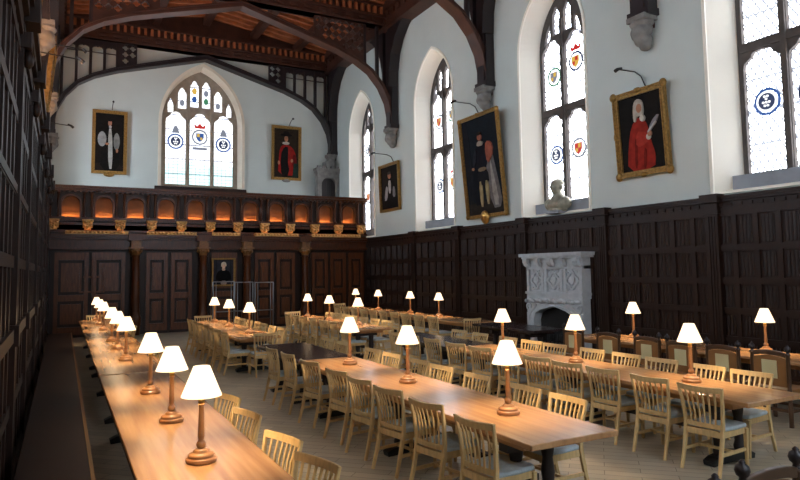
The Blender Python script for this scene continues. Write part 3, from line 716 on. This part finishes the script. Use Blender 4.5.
lady = [('drape', '#3a3a42', [(0,0),(1,0),(1,1),(0,1)]), ('curtain_fold', '#2c2c33', [(.1,0),(.22,0),(.2,1),(.12,1)]), ('curtain_fold', '#2c2c33', [(.8,0),(.9,0),(.9,1),(.82,1)]), ('dress', '#0c0b0d', [(.12,.14),(.9,.14),(.86,.42),(.72,.58),(.3,.58),(.16,.42)]), ('skirt', '#b9a9a0', [(.36,.0),(.68,.0),(.64,.16),(.4,.16)]), ('neck', '#f0c8ac', [(.42,.56),(.6,.56),(.57,.68),(.45,.68)]), ('face', '#ffd8b8', ell(.51,.74,.09,.1)), ('hair', '#f4e6d0', [(.38,.72),(.42,.72),(.44,.8),(.58,.8),(.61,.72),(.65,.74),(.62,.88),(.51,.91),(.4,.87)])]
portrait('gold framed portrait of a bishop in black and white, left of the end window', (1.52, YB-.02, 5.98), 0, 1.26, 2.5, .02, bishop, .12, extra=[('crest', MB().ball((0,-.06,-.02), .2, .06, .1, 10, 6), M['gold'])])
portrait('gold framed portrait of a scarlet robed figure, right of the end window', (8.69, YB-.02, 6.12), 0, 1.36, 2.42, .02, scarlet, .12, bg='#33281c', extra=[('crest', MB().ball((0,-.06,-.02), .2, .06, .08, 10, 6), M['stone'])])
portrait('small dark clergyman portrait between the two farthest right windows', (XR-.02, 21.4, 4.3), -PI/2, 1.62, 1.82, .03, clerk, .1)
portrait('very large gold framed portrait of a standing figure with pale mantle', (XR-.02, 15.2, 3.58), -PI/2, 1.96, 3.05, .09, monarch, .1, carved=.7, bg='#141b22', extra=[('gilt_cartouche', MB().ball((0,-.12,.0), .2, .06, .2, 12, 8).ball((0,-.17,.02), .11, .04, .12, 10, 6), M['brass'])])
portrait('gold framed portrait of a seated judge in red robe holding a paper', (XR-.02, 9.46, 4.02), -PI/2, 1.38, 1.86, .06, judge, .12, carved=.8, bg='#1a1613')
portrait('small gold framed portrait of a lady in black dress hanging on the oak screen', (5.17, YS-.12, 1.58), 0, .84, 1.02, .03, lady, .06)
portrait('gold framed picture on left wall seen edge on, nearer the camera', (XL+.12, 9.9, 4.9), PI/2, 1.5, 2.7, .1, clerk, .16, bg='#2a1f16')
portrait('gold framed picture on the left wall seen edge on, farther from the camera', (XL+.12, 16.5, 4.9), PI/2, 1.4, 2.5, .1, bishop, .14, bg='#2a1f16')

def picture_light(label, base, arm, head, mat='black'):
    t = thing('picture_light', label, 'picture light', base, 0, 'picture lights')
    b = Vector(base); d = [Vector(p)-b for p in arm]
    MB().tube(d, .014, 6).build('arm', M['black'], t)
    h = Vector(head)-b; q = (d[-1]-d[-2]).normalized()
    MB().tube([h-q*.06+Vector((0,0,.04)), h+q*.04, h+q*.1-Vector((0,0,.05))], [.022,.036,.04], 8).build('head', M['black'], t)
def pl_right(label, y, z, L=.55):
    picture_light(label, (XR-.02, y, z), [(XR, y, z), (XR-.12, y, z+.2), (XR-.3, y, z+.27), (XR-.25-L, y+.1, z+.3)], (XR-.25-L, y+.1, z+.3))
pl_right('black picture light on a long arm above the small dark portrait', 21.2, 6.15)
pl_right('black picture light on a long arm above the large robed portrait', 15.6, 6.75)
pl_right('black picture light on a long arm above the red robed portrait', 9.4, 5.95, .4)
for x, z, w in ((1.6, 8.55, 'bishop portrait'), (8.85, 8.6, 'scarlet robed portrait')):
    picture_light('small black picture light above the %s on the end wall' % w, (x, YB-.02, z), [(x, YB, z), (x, YB-.2, z+.12), (x, YB-.5, z+.2)], (x, YB-.5, z+.2))
for y, z, L, w in ((15.0, 6.9, .95, 'highest'), (14.6, 6.55, .9, 'second highest'), (21.6, 6.6, .8, 'lowest, near the far corner')):
    picture_light('black picture light on left wall arm, %s of three' % w, (XL, y, z), [(XL, y, z), (XL+.2, y, z+.05), (XL+L, y, z)], (XL+L, y, z))

# bust on the sill of the window by the judge's portrait
t = thing('bronze_bust', 'bronze bust of a person on the window sill above the fireplace', 'bust', (XR+.06, 12.32, 3.44), 0); t.scale = (1.15, 1.15, 1.15)
blob('bust_figure', [(0,0,.08,.18,.24,.1), (0,0,.2,.2,.34,.15), (0,-.24,.22,.14,.14,.14), (0,.24,.22,.14,.14,.14), (.02,0,.33,.15,.2,.12), (0,0,.42,.105,.105,.14), (-.02,0,.6,.145,.125,.165), (-.06,0,.54,.1,.1,.11), (-.165,0,.58,.035,.032,.05), (.03,0,.66,.14,.135,.12), (-.13,0,.49,.045,.05,.03), (0,.13,.58,.03,.03,.05), (0,-.13,.58,.03,.03,.05), (-.1,.05,.63,.05,.045,.03), (-.1,-.05,.63,.05,.045,.03)], M['bronze'], t, voxel=.016)
MB().box(-.17, .17, -.2, .2, 0, .06).build('plinth', M['sill'], t)

# ------------------------------------------------------------------ furniture
def table(name, label, x, y0, y1, w, top='table', n=3):
    yc = (y0+y1)/2; L = y1-y0
    t = thing('refectory_table', label, 'table', (x, yc, 0), 0, 'long refectory tables')
    bevel(MB().box(-w/2, w/2, -L/2, L/2, .7, .75).build('tabletop', M[top], t), .012, 3)
    ap = MB(); ap.box(-w/2+.12, w/2-.12, -L/2+.25, L/2-.25, .63, .7); ap.build('apron', M[top], t)
    for k in range(n):
        y = -L/2+.55+(L-1.1)*k/(n-1)
        m = MB(); m.box(-.3, .3, y-.06, y+.06, .55, .64)
        for s in (-1, 1): m.lathe([(.05,.08),(.06,.14),(.045,.2),(.06,.32),(.045,.44),(.06,.52),(.06,.56)], (s*.17, y, 0), 10)
        m.build('trestle', M['trestle'], t)
        f = MB(); f.sweep([(-.34, y, .03), (-.26, y, .05), (0, y, .07), (.26, y, .05), (.34, y, .03)], .12, [.05,.08,.1,.08,.05], side=(0,1,0)); f.build('foot', M['black'], t)
    MB().box(-.03, .03, -L/2+.5, L/2-.5, .26, .34).build('stretcher', M['trestle'], t)
    return t
T = {}
XA, XB, XC, XD, TW = .9, 3.58, 6.3, 9.28, .9
for key, x, y0, y1, top, lab in (
    ('A1', XA, 2.7, 9.28, 'table', 'long polished table nearest the camera beside the left wall bench, with three lamps'),
    ('A2', XA, 9.36, 14.95, 'table', 'middle long table of the left row beside the wall bench'),
    ('A3', XA, 15.03, 20.6, 'table', 'farthest long table of the left row by the oak screen'),
    ('B1', XB, 3.86, 9.2, 'table', 'long polished table in the picture centre with three lamps'),
    ('B2', XB, 9.26, 11.5, 'tabledark', 'short dark unlit table continuing the central row'),
    ('B3', XB, 12.95, 18.2, 'table', 'far central table by the portrait of the lady, lined with chairs'),
    ('C1', XC, 3.95, 9.3, 'table', 'long table at right centre with its near end and three lamps showing'),
    ('C2', XC, 9.36, 11.9, 'tabledark', 'dark unlit table behind the right centre table'),
    ('C3', XC, 13.2, 18.3, 'table', 'far table of the right centre row'),
    ('D1', XD, 3.2, 9.6, 'table', 'long table along the right panelling behind the carved chairs, with two lamps'),
    ('D2', XD, 10.7, 13.0, 'tabledark', 'dark bare table in front of the fireplace'),
    ('D3', XD, 13.3, 21.9, 'table', 'far table along the right panelling before the screen')):
    T[key] = table(key, lab, x, y0, y1, TW, top, 2 if y1-y0 < 3 else 3)

def lamp_master():
    t = thing('table_lamp', '', 'lamp', (0,0,-50))
    bevel(MB().lathe([(.1,0),(.105,.012),(.105,.03),(.088,.036),(.09,.05),(.082,.06),(.055,.068),(.05,.085),(.03,.095)], n=24).build('base', M['lampwood'], t), .002, 1)
    MB().lathe([(.02,.09),(.03,.105),(.034,.12),(.03,.135),(.018,.15),(.024,.17),(.0235,.2),(.019,.33),(.017,.385),(.024,.392),(.024,.4)], n=16).build('stem', M['lampwood'], t)
    MB().lathe([(.02,.4),(.023,.405),(.023,.43),(.019,.44),(.019,.5)], n=14).build('brass_fitting', M['brass'], t)
    MB().lathe([(.14,.455),(.057,.662),(.056,.662),(.138,.455),(.14,.455)], n=32, caps=False).build('lamp_shade', M['shade'], t)
    return t
LM = lamp_master()
def bulb(x, y):
    l = bpy.data.lights.new('bulb', 'POINT'); l.energy = 24; l.color = (1, .72, .42); l.shadow_soft_size = .03
    o = bpy.data.objects.new('lamp_bulb', l); C.objects.link(o); o.location = (x, y, .75+.55)
ORD = ['nearest', 'second', 'third', 'fourth', 'fifth', 'sixth', 'seventh', 'eighth', 'ninth', 'tenth', 'eleventh', 'twelfth']
for x, ys, pre in ((.891, [4.72, 6.1, 7.65], 'left table nearest the camera'), (.891, [10.74, 12.39, 13.91], 'middle table of the left row'), (.891, [16.79, 18.5, 20.4], 'farthest table of the left row'),
        (3.63, [4.79, 6.71, 8.43], 'long central table'), (3.63, [13.92, 15.86, 17.55], 'far central table'),
        (6.4, [5.0, 6.86, 8.54], 'right centre table'), (6.4, [14.33, 16.23, 17.95], 'far table of the right centre row'),
        (9.47, [6.06, 8.6], 'near wall side table'), (9.47, [15.59, 17.28, 19.53, 21.4], 'far wall side table')):
    for k, y in enumerate(ys):
        w = {3: ['nearest lamp', 'middle lamp', 'farthest lamp'], 2: ['nearer lamp', 'farther lamp'], 4: ['nearest lamp', 'second lamp', 'third lamp', 'farthest lamp']}[len(ys)][k]
        dup(LM, (x, y, .75), random.uniform(0, 6), 'lit wooden lamp, cream shade, %s on the %s' % (w, pre), 'lit table lamps')
        bulb(x, y)
for ch in list(LM.children): bpy.data.objects.remove(ch)
bpy.data.objects.remove(LM)

# --- slat back chair: sitter faces local +Y
def chair_master():
    t = thing('slat_back_chair', '', 'chair', (0,0,-50)); H = .86; a = M['ash']
    for s in (-1, 1):
        pts = [(s*.2,-.315,0),(s*.196,-.26,.2),(s*.196,-.215,.4),(s*.2,-.21,.5),(s*.215,-.228,.68),(s*.236,-.265,H)]
        bevel(MB().sweep(pts, [.028,.032,.034,.032,.03,.026], [.03,.038,.042,.036,.03,.024], side=(1,0,0)).build('rear_leg', a, t), .005, 2)
        bevel(MB().sweep([(s*.195,.205,0),(s*.2,.2,.41)], [.028,.042], [.028,.042], side=(1,0,0)).build('front_leg', a, t), .005, 2)
    f = MB(); f.box(-.2,.2,.185,.215,.36,.42); f.box(-.2,.2,-.235,-.2,.36,.42)
    for s in (-1, 1): f.box(s*.2,s*.172,-.215,.2,.36,.42)
    f.build('seat_frame', a, t)
    st = MB()
    for s in (-1, 1): st.box(s*.204, s*.18, -.24, .2, .185, .215)
    st.box(-.19,.19,-.02,.01,.188,.212); st.build('stretcher', a, t)
    c = MB().plate([(-.2,-.2),(.2,-.2),(.222,.0),(.215,.2),(.16,.235),(-.16,.235),(-.215,.2),(-.222,0)], [], .42, .462, ZF)
    bevel(c.build('seat_cushion', M['cushion'], t), .018, 3)
    tr = MB(); P = []
    for k in range(9):
        u = -1+2*k/8; P.append((u*.236, -.258-.04*(1-u*u), .836-.008*(1-u*u)))
    tr.sweep(P, .058, .022, side=(0,-.2,1)); bevel(tr.build('top_rail', a, t), .006, 2)
    lr = MB(); P = [(u*.19, -.205-.02*(1-u*u), .462) for u in (-1,-.5,0,.5,1)]
    lr.sweep(P, .045, .022, side=(0,0,1)); lr.build('lower_rail', a, t)
    sl = MB()
    for k in range(6):
        u = -.74+1.48*k/5; x0 = u*.17; x1 = u*.212; q = 1-u*u
        sl.sweep([(x0,-.207-.02*q,.46),(x0*.7+x1*.3,-.209-.024*q,.58),(x0*.3+x1*.7,-.222-.032*q,.7),(x1,-.254-.038*q,.815)], [.014,.016,.018,.019], .011, side=(1,0,0))
    sl.build('back_slats', a, t)
    return t
CM = chair_master()
def put_chair(x, y, face, label, group, turn=0):
    """x,y = top of the back; face 'R','L','F' (away) or 'N' (to the camera)"""
    rz, d = {'R': (-PI/2, (1,0)), 'L': (PI/2, (-1,0)), 'F': (0, (0,1)), 'N': (PI, (0,-1))}[face]
    jx, jy, jr = random.uniform(-.02,.02), random.uniform(-.02,.02), random.uniform(-.05,.05)
    return dup(CM, (x+d[0]*.28+jx, y+d[1]*.28+jy, 0), rz+jr+turn, label, group)
def row(x, ys, face, pre, side, group, turn=.05):
    n = len(ys)
    for k, y in enumerate(ys):
        w = ORD[k] if k < n-1 or n < 3 else 'farthest'
        if k and k < n-1: w = ORD[k]
        put_chair(x, y, face, 'pale slat back chair, %s on %s side of %s' % (w, side, pre), group, turn)
G = 'slat back chairs at the '
row(1.5, [3.95, 4.63, 5.62, 6.42], 'L', 'left table nearest the camera', 'right', G+'left row', .27)
row(1.52, [11.4, 12.3, 13.4], 'L', 'middle table of the left row', 'right', G+'left row')
row(1.52, [16.2, 17.2], 'L', 'farthest table of the left row', 'right', G+'left row')
row(2.97, [4.42, 5.24, 6.06, 6.74, 7.44, 8.42], 'R', 'long central table', 'left', G+'central row', .16)
row(2.97, [9.3, 10.1], 'R', 'short dark table of the central row', 'left', G+'central row')
row(2.97, [13.4+.68*k for k in range(7)], 'R', 'far central table', 'left', G+'central row')
row(4.29, [4.7, 5.32, 6.2, 6.95, 7.57, 8.38, 9.0], 'L', 'long central table', 'right', G+'central row')
row(4.29, [10.2, 10.85], 'L', 'short dark table of the central row', 'right', G+'central row')
row(4.25, [13.5+.66*k for k in range(7)], 'L', 'far central table', 'right', G+'central row')
row(5.75, [4.44, 5.1, 5.79, 6.42, 7.0, 7.65, 8.36, 9.05], 'R', 'right centre table', 'left', G+'right centre row', .12)
row(5.75, [9.8, 10.5, 11.2], 'R', 'dark table behind the right centre table', 'left', G+'right centre row')
row(5.75, [13.7+.7*k for k in range(7)], 'R', 'far table of the right centre row', 'left', G+'right centre row')
row(7.02, [4.64, 5.24, 5.91, 6.52, 7.16, 7.95, 8.55, 9.2], 'L', 'right centre table', 'right', G+'right centre row')
row(7.05, [10.1, 10.82], 'L', 'dark table behind the right centre table', 'right', G+'right centre row')
row(7.0, [13.9, 14.6, 15.25, 15.9, 16.5, 17.1, 17.7], 'L', 'far table of the right centre row', 'right', G+'right centre row')
row(8.5, [14.4+.72*k for k in range(10)], 'R', 'far table along the right panelling', 'left', G+'wall row')
E_ = 'slat back chairs at table ends'
put_chair(.9, 21.2, 'N', 'pale slat back chair at the far end of the left row of tables', E_)
put_chair(3.6, 12.55, 'F', 'slat back chair with its back turned, near end of the far central table', E_)
put_chair(3.55, 18.65, 'N', 'pale slat back chair at the far end of the far central table', E_)
put_chair(6.2, 18.75, 'N', 'pale slat back chair at the far end of the far right centre table', E_)
put_chair(8.98, 13.15, 'F', 'pale slat back chair, near end of the far table by right panelling', E_)
put_chair(9.2, 22.3, 'N', 'pale slat back chair, far end of the far table by right panelling', E_)
for ch in list(CM.children): bpy.data.objects.remove(ch)
bpy.data.objects.remove(CM)

# --- carved chairs with ball finials: sitter faces local +Y
def carved_master():
    t = thing('carved_chair', '', 'chair', (0,0,-50)); d = M['carvedwood']; w = M['brownseat']
    for s in (-1, 1):
        p = MB().lathe([(.028,0),(.028,.3),(.022,.32),(.03,.36),(.03,.46),(.022,.5),(.028,.6),(.024,.9),(.034,.91),(.034,.925)], (s*.24,-.22,0), 10)
        po = p.build('rear_leg', d, t)
        MB().lathe([(.034,.92),(.02,.935),(.018,.95),(.034,.962),(.041,.985),(.034,1.01),(.016,1.022),(.018,1.03),(.008,1.042),(.001,1.045)], (s*.24,-.22,0), 12).build('finial', M['post'], po)
        MB().lathe([(.026,0),(.03,.1),(.022,.14),(.03,.22),(.022,.34),(.03,.4)], (s*.24,.22,0), 10).build('front_leg', d, t)
    bevel(MB().box(-.25,.25,-.24,.25,.4,.47).build('seat', w, t), .02, 3)
    b = MB(); b.plate([(-.22,.5),(.22,.5),(.22,.86),(.1,.885),(0,.9),(-.1,.885),(-.22,.86)], [], -.235, -.205, YF); bevel(b.build('backrest', w, t), .008, 2)
    MB().box(-.1,.1,-.245,-.235,.6,.83).build('cream_panel', M['card'], t)
    cr = MB(); cr.sweep([(u*.22,-.22,.905+.025*(1-u*u)) for u in (-1,-.6,-.2,.2,.6,1)], .04, .06, side=(0,1,0)); bevel(cr.build('crest_rail', d, t), .008, 2)
    f = MB(); f.box(-.24,.24,-.23,-.21,.18,.22); f.box(-.24,.24,.21,.23,.18,.22)
    for s in (-1,1): f.box(s*.25,s*.23,-.22,.22,.18,.22)
    f.build('stretcher', d, t)
    return t
KM = carved_master()
for k, (x, y) in enumerate(((8.25, 5.24), (8.25, 5.92), (8.22, 6.58), (8.3, 7.28), (8.3, 8.1), (8.35, 9.0))):
    w = ['nearest the right picture edge', 'second from the right edge', 'third from the right edge', 'fourth from the right edge', 'fifth from the right edge', 'farthest, by the fireplace'][k]
    dup(KM, (x+.22, y, 0), -PI/2, 'dark carved finial chair with cream back panel, %s' % w, 'carved chairs at the wall table')
# their neighbours in the foreground: only finials and crest rails reach the picture
dup(KM, (3.46, 2.01, 0), PI, 'dark carved chair in the bottom right corner with shining crest rail', 'carved foreground chairs')
dup(KM, (2.65, 1.93, 0), PI, 'dark carved chair at the bottom edge, left of the corner one', 'carved foreground chairs')
for ch in list(KM.children):
    for g in list(ch.children): bpy.data.objects.remove(g)
    bpy.data.objects.remove(ch)
bpy.data.objects.remove(KM)

# --- wall bench on the left
t = thing('wall_bench', 'long dark oak bench against the left panelling beside the table', 'bench', (0, 0, 0))
b = MB(); b.box(XL+.4, .26, 2, 19.8, .43, .48); bevel(b.build('bench_seat', M['bench'], t), .008, 2)
for k in range(8):
    y = 2.6+k*2.4; MB().box(XL+.45, .2, y-.04, y+.04, 0, .43).build('bench_leg', M['bench'], t)
b = MB(); b.box(.235, .265, 2, 19.8, .46, .486); b.build('edge_highlight', M['brass'], t)  # bright brass strip stands in for the highlight along the seat edge

# --- metal rail stand in front of the screen
t = thing('metal_display_stand', 'grey metal tube stand of three open frames before the oak screen', 'stand', (5.9, YS-1.2, 0))
x0 = -1.3
for a, b, h in ((0, .72, 1.75), (.74, 1.38, 1.72), (1.46, 2.12, 1.7)):
    f = MB(); r = .022
    for x in (a, a+.1, b-.1, b): f.tube([(x0+x,0,.02),(x0+x,0,h)], r if x in (a,b) else .012, 6)
    for z in (.72, h): f.tube([(x0+a,0,z),(x0+b,0,z)], r, 6)
    f.bar((x0+a,-.25,.02),(x0+a,.25,.02),.05,.04); f.bar((x0+b,-.25,.02),(x0+b,.25,.02),.05,.04)
    f.build('tube_frame', M['metal'], t)

# ------------------------------------------------------------------ world, camera, colour
w = bpy.data.worlds.new('sky'); bpy.context.scene.world = w; w.use_nodes = True
bg = w.node_tree.nodes['Background']; bg.inputs[0].default_value = (.6, .75, 1, 1); bg.inputs[1].default_value = .6
f, cy, h, yaw, pit, rol = 636.8247, 222.0116, 2.07285, .487185, .075218, -.013885
fw = Vector((math.sin(yaw)*math.cos(pit), math.cos(yaw)*math.cos(pit), math.sin(pit)))
rt = Vector((math.cos(yaw), -math.sin(yaw), 0)); up = rt.cross(fw)
r2 = math.cos(rol)*rt+math.sin(rol)*up; u2 = -math.sin(rol)*rt+math.cos(rol)*up
cam = bpy.data.cameras.new('camera'); co = bpy.data.objects.new('camera', cam); C.objects.link(co)
mw = Matrix((r2, u2, -fw)).transposed().to_4x4(); mw.translation = Vector((0, 0, h)); co.matrix_world = mw
cam.sensor_fit = 'HORIZONTAL'; cam.sensor_width = 36; cam.lens = f/800*36; cam.shift_y = (cy-240)/800; cam.clip_start = .05; cam.clip_end = 200
sc = bpy.context.scene; sc.camera = co
vs = sc.view_settings; vs.view_transform = 'Standard'; vs.look = 'None'; vs.gamma = 1; vs.use_curve_mapping = False; vs.exposure = 1.05
try:
    sc.cycles.use_denoising = True; sc.cycles.max_bounces = 8; sc.cycles.diffuse_bounces = 5; sc.cycles.sample_clamp_indirect = 6
except Exception: pass
